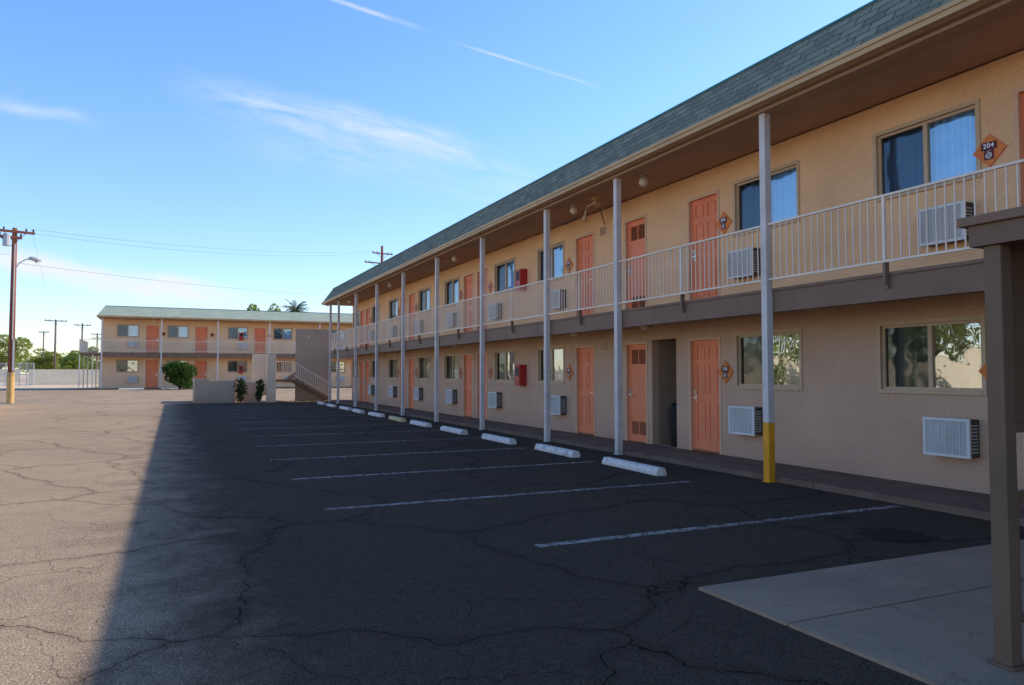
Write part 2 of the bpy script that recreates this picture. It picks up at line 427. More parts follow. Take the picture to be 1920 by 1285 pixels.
FL=(.08,2.70)
def motel(P,xa,xb,posts,units,oe0,oe1,shm,yellow=None,recess=None,depth=7.0,wm=None):
    holes=[]
    for kind,x,fl in units:
        for f in fl:
            z=FL[f]
            if kind=='window': holes.append((x-WW/2-.049,x+WW/2+.049,z+WZ-.049,z+WZ+WH+.049))
            elif kind=='door': holes.append((x-.449,x+.449,z,z+DH+.049))
            elif kind=='vdoor': holes.append((x-.409,x+.409,z,z+DH+.049))
    if recess: holes.append((recess[0],recess[1],FL[0],FL[0]+2.1))
    mb=wall_holes(xa,xb,.0,5.2,holes)
    mb.quad([(xa,0,0),(xa,depth,0),(xa,depth,5.2),(xa,0,5.2)]); mb.quad([(xb,0,0),(xb,depth,0),(xb,depth,5.2),(xb,0,5.2)])
    mb.quad([(xa,depth,0),(xb,depth,0),(xb,depth,5.2),(xa,depth,5.2)])
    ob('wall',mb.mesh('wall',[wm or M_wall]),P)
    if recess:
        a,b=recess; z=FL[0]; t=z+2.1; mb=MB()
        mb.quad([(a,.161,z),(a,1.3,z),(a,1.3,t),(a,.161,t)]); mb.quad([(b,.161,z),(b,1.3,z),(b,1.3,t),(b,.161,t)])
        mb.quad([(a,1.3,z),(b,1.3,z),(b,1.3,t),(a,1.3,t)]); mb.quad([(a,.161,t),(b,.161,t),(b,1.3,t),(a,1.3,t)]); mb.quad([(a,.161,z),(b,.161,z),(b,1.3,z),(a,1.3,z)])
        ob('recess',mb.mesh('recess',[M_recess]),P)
    ye=-1.50; yt=-1.02; ze=5.34; zt=6.07; d=yt-ye
    ex0=xa-oe0; ex1=xb+oe1; yb=depth+.4
    o4=[(ex0,ye),(ex1,ye),(ex1,yb),(ex0,yb)]; t4=[(ex0+d,yt),(ex1-d,yt),(ex1-d,yb-d),(ex0+d,yb-d)]
    mb=MB(); sl=math.hypot(d,zt-ze)
    for i in range(4):
        j=(i+1)%4; L=math.dist(o4[i],o4[j])
        mb.quad([o4[i]+(ze,),o4[j]+(ze,),t4[j]+(zt,),t4[i]+(zt,)],0,[(0,0),(L,0),(L-d,sl),(d,sl)])
    mb.quad([p+(zt-.02,) for p in t4],1)
    roof=ob('roof',mb.mesh('roof',[shm,M_gravel]),P)
    mb=MB()
    mb.box(t4[0][0]-.02,t4[1][0]+.02,yt-.02,yt+.04,zt-.01,zt+.018); mb.box(t4[3][0]-.02,t4[2][0]+.02,t4[2][1]-.04,t4[2][1]+.02,zt-.01,zt+.018)
    mb.box(t4[0][0]-.02,t4[0][0]+.04,yt+.04,t4[2][1]-.04,zt-.01,zt+.018); mb.box(t4[1][0]-.04,t4[1][0]+.02,yt+.04,t4[2][1]-.04,zt-.01,zt+.018)
    ob('roof_edge_trim',mb.mesh('roof_edge_trim',[M_teal]),roof)
    mb=MB(); t=.06; zb=5.225
    mb.box(ex0-.02,ex1+.02,ye-.03,ye+t,zb,ze); mb.box(ex0-.02,ex1+.02,yb-t,yb+.02,zb,ze)
    mb.box(ex0-.02,ex0+t,ye+t,yb-t,zb,ze); mb.box(ex1-t,ex1+.02,ye+t,yb-t,zb,ze)
    mb.box(ex0-.035,ex1+.035,ye-.05,ye-.031,ze-.05,ze)
    ob('eave_gutter',mb.mesh('eave_gutter',[M_gutter]),P)
    mb=MB(); mb.box(ex0+.061,ex1-.061,ye+.061,-.001,5.215,5.25); mb.box(ex0+.061,ex1-.061,PY-.10,PY+.08,5.171,5.214)
    ob('soffit',mb.mesh('soffit',[M_soffit]),P)
    mb=MB(); mb.box(xa+.001,xb-.001,-1.06,-.001,2.52,2.70,1); mb.box(xa,xb,-1.18,-1.061,2.36,2.65)
    mb.box(xa,xb,-1.20,-1.061,2.651,2.69)
    ob('balcony_floor',mb.mesh('balcony_floor',[M_brown,M_soffit]),P)
    for i,x in enumerate(posts):
        ob('support_post',me_posty if yellow is not None and abs(x-yellow)<.01 else me_post,P,(x,0,0),bevel=.006)
    for a,b in zip(posts[:-1],posts[1:]):
        ob('railing',rail_mesh(b-a),P,((a+b)/2,0,0))
    for kind,x,fl in units:
        for f in fl:
            z=FL[f]
            if kind=='window':
                w=ob('window',me_wf,P,(x,0,z))
                ob('glass_pane',me_pl,w); ob('glass_pane',me_pr if f else me_prl,w); ob('curtain',me_cu if f else me_cul,w)
            elif kind=='door':
                dd=ob('door',me_door,P,(x,0,z)); ob('door_frame',me_df,dd)
                hh=ob('handle',me_h,dd,(-.33 if (x*10)%2<1 else .33,0,0))
                if hh.location.x>0: hh.scale.x=-1
            elif kind=='vdoor':
                dd=ob('door',me_vdoor,P,(x,0,z)); dd['label']='orange service door with louvred vents'; ob('door_frame',me_vdf,dd); ob('handle',me_h,dd,(-.29,0,0))
            elif kind=='ac': ob('air_conditioner',me_ac,P,(x,0,z))
            elif kind=='globe': ob('globe_lamp',me_globe,P,(x,-.82,2.52 if f==0 else 5.215))
            elif kind=='vent':
                mb=MB(); mb.box(-.13,.13,-.015,0,1.93,2.12)
                for i in range(6): mb.box(-.11,.11,-.022,-.0155,1.945+i*.028,1.957+i*.028,1)
                ob('wall_vent',mb.mesh('wall_vent',[M_trim,M_brown]),P,(x,0,z))

# ------------------------------------------------------------ main building
WX=8.80
A=ob('motel_building',None,None,(WX,0,0),R(-90),'long two storey tan stucco motel wing with orange doors',cat='motel',group='motel buildings')
postY=[-7.2,-3.4,.4,4.2,8.02,11.87,14.78,18.6,22.4,26.2,30.05,33.9,37.8,39.95]
both=(0,1)
U=[]
def add(k,y,fl=both): U.append((k,-y,fl))
add('door',4.90)
add('window',6.50); add('ac',6.15)
add('window',9.35); add('ac',9.76); add('door',10.92)
add('vdoor',13.12); add('vent',14.4); add('door',15.24); add('window',17.0); add('ac',16.45)
add('window',19.92); add('ac',20.4); add('door',21.65); add('door',22.87); add('window',24.47); add('ac',24.2)
add('window',27.6); add('ac',28.0); add('door',29.25); add('door',30.5); add('window',32.05); add('ac',31.7)
add('window',35.2); add('ac',35.6); add('door',36.8); add('door',38.0); add('window',39.35)
for y in (4.0,11.62,14.3,21.95,29.6,37.3): add('globe',y)
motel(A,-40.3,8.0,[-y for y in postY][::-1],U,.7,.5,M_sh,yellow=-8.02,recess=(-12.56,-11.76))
mb=MB()
pts=[(-15.6+2.0*t,-1.0+.25*t,5.16-.30*math.sin(math.pi*t)) for t in [i/14 for i in range(15)]]
mb.tube(pts,.010,6)
mb.tube([(-13.6,-.75,5.19),(-13.75,-.5,5.05),(-14.0,-.3,5.05),(-14.3,-.03,4.85)],.012,6)
ob('cable',mb.mesh('cable',[M_wire]),A)
mb=MB(); mb.box(-.10,.10,-.07,.07,-.07,0)
mb.tube([(0,0,-.05),(-.10,-.02,-.12),(-.34,-.02,-.13),(-.42,-.02,-.22),(-.43,-.02,-.34)],.022,8)
mb.tube([(0,0,-.05),(.05,-.04,-.12),(.13,-.05,-.2)],[.03,.05,.07],10); mb.tube([(-.43,-.02,-.32),(-.45,-.04,-.42)],[.04,.07],10)
ob('flood_lamp',mb.mesh('flood_lamp',[M_gutter]),A,(-13.45,-.75,5.215))

# far building
F=ob('motel_building',None,None,(0,62.3,.35),0,'two storey tan motel wing with pale green shingle roof',cat='motel',group='motel buildings')
U=[]
for c in (0,7.7,15.4):
    U+=[('window',-3.1+c,both),('door',-1.45+c,both),('window',.3+c,both),('door',1.95+c,both)]
    U+=[('ac',-2.75+c,(0,)),('ac',-2.75+c,(1,)),('ac',.7+c,(0,))]
U=[u for u in U if u[1]<19]+[('globe',x,(1,)) for x in (-1.4,3.1,6.9)]
motel(F,-4.75,20.0,[-4.70,-.82,3.08,6.85,10.7,14.5,19.9],U,.28,.5,M_sh2,wm=M_wallf)
mb=MB(); mb.box(-6.1,-4.76,-1.2,4.6,2.50,2.68)
ob('side_deck',mb.mesh('side_deck',[M_brown]),F)
for y in (-1.16,1.7,4.56):
    ob('deck_post',MB().box(-6.12,-6.05,y-.035,y+.035,0,2.50).box(-5.30,-5.23,y-.035,y+.035,0,2.50).mesh('deck_post',[M_rail]),F)
mb=MB(); mb.box(-6.1,-4.76,-1.26,-1.22,3.59,3.62); mb.box(-6.1,-4.76,-1.255,-1.225,2.80,2.83)
for i in range(13): mb.box(-6.1+i*.11-.008,-6.1+i*.11+.008,-1.248,-1.232,2.6,3.59)
mb.box(-6.12,-6.08,-1.22,4.6,3.59,3.62)
for i in range(50): mb.box(-6.108,-6.092,-1.2+i*.115,-1.184+i*.115,2.68,3.59)
ob('deck_railing',mb.mesh('deck_railing',[M_rail]),F)

# ------------------------------------------------------------ signs
def txt(s,size):
    cu=bpy.data.curves.new('t','FONT'); cu.body=s; cu.size=size; cu.align_x='CENTER'; cu.align_y='CENTER'; cu.extrude=.0012; cu.offset=.0008; cu.space_character=1.12
    o=bpy.data.objects.new('t',cu); C.objects.link(o); dg=bpy.context.evaluated_depsgraph_get(); dg.update()
    me=bpy.data.meshes.new_from_object(o.evaluated_get(dg)); bpy.data.objects.remove(o); me.materials.clear(); me.materials.append(M_letter); return me
mb=MB(); h=.20
mb.v=[(0,-.022,-h),(h,-.022,0),(0,-.022,h),(-h,-.022,0),(0,-.002,-h),(h,-.002,0),(0,-.002,h),(-h,-.002,0)]
for f in ((0,1,2,3),(7,6,5,4),(0,4,5,1),(1,5,6,2),(2,6,7,3),(3,7,4,0)): mb.f.append(f); mb.m.append(0)
me_dia=mb.mesh('room_sign',[M_sign])
mb=MB(); mb.box(-.092,.092,-.030,-.0225,.008,.098); mb.box(-.055,.055,-.030,-.0225,-.11,.0079); me_plate=mb.mesh('number_plate',[M_maroon])
mb=MB()
n=22
for i in range(n):
    a=2*math.pi*i/n;b=2*math.pi*(i+1)/n; cz=-.062
    mb.quad([(.036*math.cos(a),-.0315,cz+.036*math.sin(a)),(.036*math.cos(b),-.0315,cz+.036*math.sin(b)),(.028*math.cos(b),-.0315,cz+.028*math.sin(b)),(.028*math.cos(a),-.0315,cz+.028*math.sin(a))])
mb.beam((-.02,-.032,-.070),(.018,-.032,-.060),.003,.009); mb.beam((.0,-.032,-.052),(.016,-.032,-.042),.003,.004); mb.beam((-.02,-.0325,-.010),(.02,-.0325,-.010),.003,.004)
me_icon=mb.mesh('smoking_symbol',[M_letter])
def sign(y,f,num):
    o=ob('room_sign',me_dia,None,(WX,y,FL[f]+1.45),R(-90),'orange diamond room sign with maroon number plate %s'%num,'sign','room number signs')
    p=ob('number_plate',me_plate,o); ob('smoking_symbol',me_icon,o)
    ob('number_lettering',txt(num,.080),p,(0,-.0315,.053),rot=(R(90),0,0))
for i,(y,a) in enumerate(((5.64,4),(10.34,6),(16.0,8),(20.98,10),(23.57,12),(28.58,14),(31.15,16),(36.15,18))):
    sign(y,1,'2%02d'%a); sign(y,0,'1%02d'%a)
for x in (-.70,2.72,6.98):
    o=ob('room_sign',me_dia,None,(x,62.3,.35+FL[1]+1.45),0,'orange diamond room sign beside a door','sign','room number signs')
    ob('number_plate',me_plate,o)
mb=MB(); mb.box(-.17,.17,-.20,0,-.29,.29,0); mb.box(-.15,.15,-.215,-.2005,-.27,.27,0); me_fc=mb.mesh('extinguisher_cabinet',[M_red])
mb=MB(); mb.box(-.11,.11,-.2185,-.2155,-.02,.22,0); me_fcw=mb.mesh('cabinet_window',[M_dark])
mb=MB(); mb.box(.11,.125,-.235,-.2155,-.14,-.06,0); me_fch=mb.mesh('handle',[M_metal])
for f,y in ((1,18.55),(0,18.6)):
    o=ob('extinguisher_cabinet',me_fc,None,(WX,y,FL[f]+1.38),R(-90),'red metal fire extinguisher cabinet on stucco wall','fire cabinet','fire cabinets',bevel=.008)
    ob('cabinet_window',me_fcw,o); ob('handle',me_fch,o)
for f,x in ((1,4.85),(0,4.85)):
    o=ob('extinguisher_cabinet',me_fc,None,(x,62.3,.35+FL[f]+1.38),0,'red metal fire extinguisher cabinet on stucco wall','fire cabinet','fire cabinets')
    ob('cabinet_window',me_fcw,o); ob('handle',me_fch,o)
mb=MB(); mb.tube([(0,0,0),(0,0,.05),(0,0,.70)],[.17,.18,.22],20,0); mb.tube([(0,0,.70),(0,0,.74)],[.235,.235],20,0)
b0=ob('trash_bin',mb.mesh('trash_bin',[M_black],False),None,(9.06,12.02,.083),0,'black plastic trash can standing in wall recess','trash can')
mb=MB(); mb.tube([(0,0,.74),(0,0,.81),(0,0,.86)],[.225,.18,.07],20,0); ob('lid',mb.mesh('lid',[M_black],True),b0)

# ------------------------------------------------------------ ground
mb=MB()
ys=[-300,44,56,3000]; zs=[0,0,.35,.35]; xs=[-2500,-60,-20,20,60,2500]
for i in range(3):
    for j in range(5):
        mb.quad([(xs[j],ys[i],zs[i]),(xs[j+1],ys[i],zs[i]),(xs[j+1],ys[i+1],zs[i+1]),(xs[j],ys[i+1],zs[i+1])])
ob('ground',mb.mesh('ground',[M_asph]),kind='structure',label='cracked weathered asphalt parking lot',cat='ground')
ob('dirt_lot',MB().quad([(-150,66,.356),(-6.3,66,.356),(-6.3,91,.356),(-150,91,.356)]).quad([(-400,91.5,.356),(400,91.5,.356),(400,900,.356),(-400,900,.356)]).mesh('dirt_lot',[M_dirt]),kind='structure',label='bare sandy dirt lot',cat='ground')
mb=MB(); y=-8.0
while y<41:
    y2=min(41.2,y+3.83); mb.box(7.63,8.80,y+.006,y2-.006,-.05,.08); y=y2
mb.box(7.64,8.79,-8,41.2,-.05,.07)
ob('walkway',mb.mesh('walkway',[M_walk]),kind='structure',label='low concrete walkway along the motel rooms',cat='walkway')
ob('walkway',MB().box(-6.2,20,60.9,62.3,.2,.43).mesh('walkway',[M_walk]),kind='structure',label='low concrete walkway along the motel rooms',cat='walkway')
mb=MB(); mb.box(3.35,7.60,3.43,4.25,-.1,.02); mb.box(3.35,7.60,.6,3.415,-.1,.02); mb.box(3.35,7.60,-4,.585,-.1,.02); mb.box(3.36,7.59,-3.9,4.24,-.1,.012)
ob('pavement',mb.mesh('pavement',[M_conc]),kind='structure',label='stained concrete slab beside the stair landing',cat='pavement',bevel=.004)
mb=MB()
sy=[5.88,8.42,11.0,13.6,16.2,18.85,21.5,24.2,26.9,29.6,32.3,35.0]
for i,y in enumerate(sy):
    x0=2.9 if i==0 else 1.55; x1=7.5 if i==0 else 6.55
    mb.quad([(x0,y-.055,.004),(x1,y+.02,.004),(x1,y+.13,.004),(x0,y+.055,.004)])
for x in (-4.0,-1.3,1.4,4.1,6.8): mb.quad([(x-.05,55.9,.354),(x+.05,55.9,.354),(x+.05,59.5,.354),(x-.05,59.5,.354)])
mb.quad([(-7.2,36.5,.004),(-5.6,38.7,.004),(-5.5,38.7,.004),(-7.1,36.5,.004)])
ob('road_marking',mb.mesh('road_marking',[M_stripe]),kind='structure',label='faded white parking bay lines',cat='road marking')
def stop_mesh(m):
    L=.80; mb=MB(); prof=[(-.085,0),(-.085,.05),(-.05,.115),(.05,.115),(.085,.05),(.085,0)]
    n=len(prof)
    for y in (-L,-L+.03,L-.03,L):
        k=.93 if abs(y)==L else 1
        for px,pz in prof: mb.v.append((px*k,y,pz*k))
    for s in range(3):
        for i in range(n):
            j=(i+1)%n; mb.f.append((s*n+i,s*n+j,(s+1)*n+j,(s+1)*n+i)); mb.m.append(0)
    mb.f.append(tuple(range(n))); mb.m.append(0); mb.f.append(tuple(range(3*n,4*n))[::-1]); mb.m.append(0)
    return mb.mesh('wheel_stop',[m])
ms=stop_mesh(M_stop); msy=stop_mesh(M_stopy)
for i,y in enumerate([9.95,12.55,15.3,18.1,20.9,23.4,26.2,28.9,31.5,34.5,37.2]):
    o=ob('wheel_stop',msy if i==5 else ms,None,(6.6+rng.uniform(-.04,.04),y,.0),R(rng.uniform(-2,2)),
      'worn pale yellow concrete wheel stop on asphalt' if i==5 else 'worn white concrete wheel stop on asphalt','wheel stop','wheel stops in parking bays',bevel=.008)
for x in (-2.7,.05,2.75,5.4):
    ob('wheel_stop',ms,None,(x,60.0,.35),R(90),'worn white concrete wheel stop on asphalt','wheel stop','wheel stops in parking bays')

# ------------------------------------------------------------ near stair landing
L=ob('stair_landing',None,None,(3.78,2.5,0),0,'brown painted landing on square post over concrete slab','landing')
mb=MB(); mb.box(.01,3.6,-4.0,.12,2.275,2.325); ob('deck',mb.mesh('deck',[M_brown]),L,bevel=.006)
mb=MB(); mb.box(.035,.09,-3.95,.07,2.165,2.274); mb.box(.091,3.5,.01,.07,2.165,2.274); mb.box(.091,3.5,-2,-1.94,2.165,2.274)
ob('fascia',mb.mesh('fascia',[M_brown2]),L)
for x,y in ((.09,-.03),(.09,-3.6),(3.3,-.03)):
    mb=MB(); mb.box(x-.027,x+.063,y-.045,y+.045,.02,2.164); mb.box(x-.05,x+.09,y-.07,y+.07,.02,.035)
    ob('support_post',mb.mesh('support_post',[M_brown2]),L,bevel=.006)
mb=MB(); mb.box(.16,1.9,.0,.04,1.24,2.164); mb.box(.155,1.95,-.01,.05,1.19,1.239); ob('side_panel',mb.mesh('side_panel',[M_brown2]),L)
mb=MB(); mb.box(.16,1.9,.0,.04,.84,.88); mb.box(.16,1.9,.0,.04,.2,.24)
for i in range(14): mb.box(.28+i*.12,.296+i*.12,.012,.028,.24,.84)
ob('railing',mb.mesh('railing',[M_brown2]),L)

# ------------------------------------------------------------ end staircase
S=ob('exterior_staircase',None,None,(0,0,0),0,'outdoor concrete staircase with pale railing and tall stucco side wall','staircase')
mb=MB()
for i in range(7):
    x1=7.85-i*.28; z=.17*(i+1); mb.box(x1-.30,x1,41.5,42.44,z-.05,z)
mb.beam((7.9,41.48,.04),(5.9,41.48,1.14),.05,.16,1); mb.beam((7.9,42.46,.04),(5.9,42.46,1.14),.05,.16,1)
for i in range(9):
    x0=5.9+i*.24; z=1.2+.167*(i+1); mb.box(x0,x0+.26,42.6,43.55,z-.05,z)
mb.beam((5.8,43.57,1.1),(8.0,43.57,2.62),.06,.26,1)
ob('flight',mb.mesh('flight',[M_walk,M_brown]),S)
mb=MB(); mb.box(4.95,5.89,41.5,43.6,1.06,1.2); mb.box(8.0,8.9,40.4,43.6,2.55,2.7); ob('landing',mb.mesh('landing',[M_walk]),S)
mb=MB(); mb.box(6.15,8.0,42.50,42.58,.0,3.98); mb.box(6.8,6.86,42.42,42.5,3.45,3.6,1); ob('side_wall',mb.mesh('side_wall',[M_panel,M_white]),S)
mb=MB(); mb.box(4.5,4.95,41.05,41.4,0,2.55); ob('column',mb.mesh('column',[M_peach]),S)
mb=MB(); mb.box(4.0,4.9,43.62,43.75,.3,2.6); mb.box(4.9,6.1,43.62,43.7,1.2,1.25); ob('parapet',mb.mesh('parapet',[M_peach]),S)
mb=MB(); mb.beam((7.9,41.45,.95),(5.9,41.45,2.15),.04,.05); mb.beam((7.9,41.45,.28),(5.9,41.45,1.42),.04,.04)
for i in range(18):
    t=i/17; x=7.88-1.96*t; z=.30+1.14*t; mb.box(x-.012,x+.012,41.44,41.46,z,z+.66)
mb.beam((5.9,41.45,2.15),(4.95,41.45,2.15),.04,.05)
for i in range(8): x=5.03+i*.115; mb.box(x-.012,x+.012,41.44,41.46,1.2,2.13)
mb.beam((7.9,41.45,0),(7.9,41.45,.97),.05,.05)
ob('railing',mb.mesh('railing',[M_rail]),S)
mb=MB(); mb.box(1.0,1.72,41.08,41.32,0,1.24); mb.box(1.72,2.95,41.1,41.3,0,1.16); mb.box(1.0,1.2,41.32,44.5,0,1.16); mb.box(2.75,2.95,41.3,43.4,0,1.16); mb.box(2.95,4.45,43.2,43.4,0,1.05)
ob('planter_wall',mb.mesh('planter_wall',[M_wallg]),None,label='low tan stucco planter wall beside the staircase',cat='wall',bevel=.01)

# ------------------------------------------------------------ walls & fences
ob('boundary_wall',MB().box(-7.75,-7.5,6,41.7,0,1.95).box(-7.78,-7.47,6,41.7,1.951,2.0).mesh('boundary_wall',[M_block]),label='pale block boundary wall beside the parking lot',cat='wall')
ob('boundary_wall',MB().box(-13.6,-4,91,91.2,.3,1.95).box(-60,-19,120,120.2,.3,2.1).mesh('boundary_wall',[M_block]),label='long white painted block wall across dirt lot',cat='wall')
mb=MB()
for i in range(6): mb.tube([(-14.6+i*.55,82,.35),(-14.6+i*.55,82,2.5)],.035,8)
for z in (.45,1.4,2.45): mb.tube([(-14.6,82,z),(-11.85,82,z)],.025,6)
for i in range(40):
    mb.beam((-14.6+i*.07,82,.45),(-14.6+i*.07,82,2.45),.012,.012)
ob('chain_fence',mb.mesh('chain_fence',[M_lampgrey]),label='grey metal fence gate beside dirt lot',cat='fence')

# ------------------------------------------------------------ poles
def pole(x,y,z0,h,r,mat,label,arms,lamp=False,rz=0,guard=False):
    P=ob('utility_pole',None,None,(x,y,z0),rz,label,'utility pole','utility poles')
    mb=MB(); mb.tube([(0,0,0),(0,0,h*.5),(0,0,h)],[r,r*.88,r*.72],12); ob('pole',mb.mesh('pole',[mat],True),P)
    for (z,w,off) in arms:
        mb=MB(); mb.box(-w/2+off,w/2+off,-.17,-.06,z-.06,z+.06)
        mb.beam((-w*.3+off,-.115,z),(0,-.115,z-.55),.03,.03); mb.beam((w*.3+off,-.115,z),(0,-.115,z-.55),.03,.03)
        c=ob('crossarm',mb.mesh('crossarm',[mat]),P)
        mb=MB()
        for k in (-.46,-.28,.28,.46):
            mb.tube([(k*w+off,-.115,z+.06),(k*w+off,-.115,z+.12),(k*w+off,-.115,z+.2)],[.02,.05,.035],8)
        ob('insulator',mb.mesh('insulator',[M_dark]),c)
    if lamp:
        mb=MB(); pts=[(0.1,0,6.85),(.25,0,7.12),(.5,0,7.3),(.75,0,7.36)]; mb.tube(pts,.03,8)
        a=ob('lamp_arm',mb.mesh('lamp_arm',[M_lampgrey]),P)
        mb=MB(); mb.tube([(.62,0,7.36),(.75,0,7.38),(.98,0,7.36),(1.18,0,7.31)],[.06,.11,.13,.05],10); mb.sphere((.96,0,7.27),.10,8)
        ob('lamp_head',mb.mesh('lamp_head',[M_lampgrey],True),a)
    if guard:
        mb=MB(); mb.tube([(0,0,.0),(0,0,1.55)],[r+.02,r+.02],12,0); ob('guard_sleeve',mb.mesh('guard_sleeve',[M_yellowp]),P)
        mb=MB(); mb.box(.02,.1,-r-.10,-r-.03,1.6,3.2); mb.tube([(.0,-r-.05,3.2),(.0,-r-.05,8)],.025,6); ob('conduit',mb.mesh('conduit',[M_lampgrey]),P)
        mb=MB(); mb.tube([(-.35,-.1,7.9),(-.35,-.1,8.5)],[.17,.17],12); ob('transformer',mb.mesh('transformer',[M_lampgrey]),P)
    return P
pole(-7.42,44.6,.02,8.85,.15,M_pole,'tall reddish wooden utility pole with street lamp arm',[(8.65,1.7,0),(8.35,1.2,-.3)],True,R(15),True)
pole(19.1,74.0,.35,14.1,.17,M_pole,'wooden utility pole with crossarms rising behind the roof',[(13.3,2.2,.0),(12.3,2.4,-.7)],False,R(10))
pole(-14.4,116,.35,8.4,.15,M_polegrey,'weathered utility pole with one crossarm',[(8.2,2.6,0)],False,R(10))
pole(-12.3,126.5,.35,8.6,.15,M_polegrey,'weathered utility pole with one crossarm',[(8.3,2.2,0)],False,R(10))
pole(-12.1,148,.35,8.2,.15,M_polegrey,'weathered utility pole with one crossarm',[(8.0,2.0,0),(7.3,1.8,0)],False,R(10))
pole(-19,140,.35,8.0,.12,M_polegrey,'thin weathered utility pole',[(7.8,1.4,0)],False,R(10))
def wire(a,b,sag,r=.009):
    a=Vector(a);b=Vector(b); n=24; mb=MB()
    mb.tube([a.lerp(b,i/n)-Vector((0,0,sag*4*(i/n)*(1-i/n))) for i in range(n+1)],r,5)
    ob('power_line',mb.mesh('power_line',[M_wirel]),label='thin grey overhead power line between poles',cat='power line',group='overhead power lines')
wire((-6.7,44.5,8.85),(18.3,73.9,13.85),.55); wire((-6.9,44.4,8.65),(18.8,73.9,13.8),.75); wire((-7.4,44.5,7.1),(18.5,73.9,9.2),.35)
wire((-6.7,44.5,8.85),(-14.0,116,8.7),1.0,.005); wire((-7.9,44.5,8.4),(-40,20,8.6),.8,.007); wire((-7.6,44.5,7.5),(-40,30,8.6),.8,.007)

# ------------------------------------------------------------ vegetation
def leaves(mb,clumps,n,size,r,mat=0):
    tot=sum(c[1][0]*c[1][1]*c[1][2] for c in clumps)
    for c,rad in clumps:
        k=int(n*rad[0]*rad[1]*rad[2]/tot)
        for _ in range(k):
            while True:
                p=Vector((r.uniform(-1,1),r.uniform(-1,1),r.uniform(-1,1)))
                if p.length<1: break
            L=p.length
            p=p.normalized()*(L**.45)
            q=Vector((c[0]+p.x*rad[0],c[1]+p.y*rad[1],c[2]+p.z*rad[2]))
            a=Vector((r.gauss(0,1),r.gauss(0,1),r.gauss(0,1))).normalized(); b=a.cross(Vector((r.gauss(0,1),r.gauss(0,1),r.gauss(0,1)))).normalized()
            s=size*r.uniform(.6,1.3)
            mb.quad([q-a*s,q+b*s*.45,q+a*s,q-b*s*.45],mat)
def bush(x,y,z,w,h,n,size,mat,label,name='bush',seed=1,cat='bush',nc=16,boxy=False):
    r=random.Random(seed); T=ob(name,None,None,(x,y,z),0,label,cat)
    mb=MB(); cl=[]
    for i in range(nc):
        if boxy:
            cl.append(((r.uniform(-.33,.33)*w,r.uniform(-.3,.3)*w,r.uniform(.18,.84)*h),(w*.19,w*.19,h*.17)))
        else:
            t=r.uniform(0,6.28); rr=r.uniform(0,.62)*w/2; zz=r.uniform(.2,.82)*h
            k=1-abs(zz/h-.5)*.9
            cl.append(((rr*math.cos(t)*k,rr*math.sin(t)*k,zz),(w*.23,w*.23,h*.2)))
    leaves(mb,cl,n,size,r); ob('foliage',mb.mesh('foliage',[mat]),T)
    mb=MB()
    for i in range(7):
        t=i*.9; e=Vector((math.cos(t)*w*.25,math.sin(t)*w*.25,h*r.uniform(.5,.8)))
        mb.tube([(0,0,0),e*.5+Vector((0,0,.1)),e],[.05*min(1,w),.03*min(1,w),.01],6)
    ob('stem',mb.mesh('stem',[M_bark]),T)
bush(.45,58.9,.35,2.4,2.05,10000,.085,M_leaf,'dense clipped dark green shrub before the far wing',seed=6,nc=40,boxy=True)
bush(3.2,41.0,.0,.75,1.3,420,.10,M_leaf3,'narrow dark green shrub beside the planter wall',seed=3)
bush(4.15,41.3,.0,.6,1.25,230,.12,M_leaf3,'spindly dark shrub beside the stair column',seed=4)
bush(-6.5,18.6,0,1.6,2.2,420,.13,M_leaf4,'sparse green shrub before the pale boundary wall',seed=31)
bush(-6.6,25.2,0,1.6,2.4,420,.13,M_leaf4,'sparse green shrub before the pale boundary wall',seed=33)
def tree(x,y,z,h,w,n,size,mat,seed,label):
    r=random.Random(seed); T=ob('tree',None,None,(x,y,z),0,label,'tree','roadside trees')
    mb=MB(); tr=h*.035; mb.tube([(0,0,0),(r.uniform(-.1,.1),0,h*.2),(r.uniform(-.2,.2),0,h*.38)],[tr,tr*.8,tr*.6],8)
    cl=[]
    for i in range(16):
        t=r.uniform(0,6.28); rr=r.uniform(.1,.85)*w/2; zz=h*r.uniform(.34,.9)
        c=(math.cos(t)*rr,math.sin(t)*rr,zz); s=r.uniform(.11,.21)
        cl.append((c,(w*s,w*s,h*s*.65)))
        mb.tube([(0,0,h*.30),(c[0]*.5,c[1]*.5,h*.30+(zz-h*.30)*.6),c],[tr*.45,tr*.25,tr*.08],6)
    ob('trunk',mb.mesh('trunk',[M_bark]),T)
    mb=MB(); leaves(mb,cl,n,size,r); ob('crown',mb.mesh('crown',[mat]),T)
k=0
for (x,y,h,w,m) in ((-22.5,128,6.9,7,M_leaf2),(-28,132,6.5,7,M_leaf2),(-19.5,150,5.6,7,M_leaf2),(-12.2,112,4.6,4.5,M_leaf4),(-17.5,135,4.8,6,M_leaf2),(-9.5,128,5.2,5,M_leaf4),(-14.5,160,5.0,9,M_leaf4),(-34,140,6.5,9,M_leaf2),(-5,140,5,8,M_leaf2),(-24,170,5.5,14,M_leaf4),
  (10.0,100,10.0,4.2,M_leaf4),(7.4,104,9.4,2.2,M_leaf4),(-26,190,5.2,18,M_leaf2)):
    k+=1; tree(x,y,.35,h,w,3200,.20,m,20+k,'leafy desert tree with uneven yellow green crown' if m==M_leaf2 else 'green leafy tree beyond the lot')
for (x,y,h,w) in ((-10.5,20.5,5.8,7.5),(-10.5,29,5.6,7.5)):
    k+=1; tree(x,y,0,h,w,1500,.20,M_leaf2,20+k,'airy green tree behind the boundary wall')
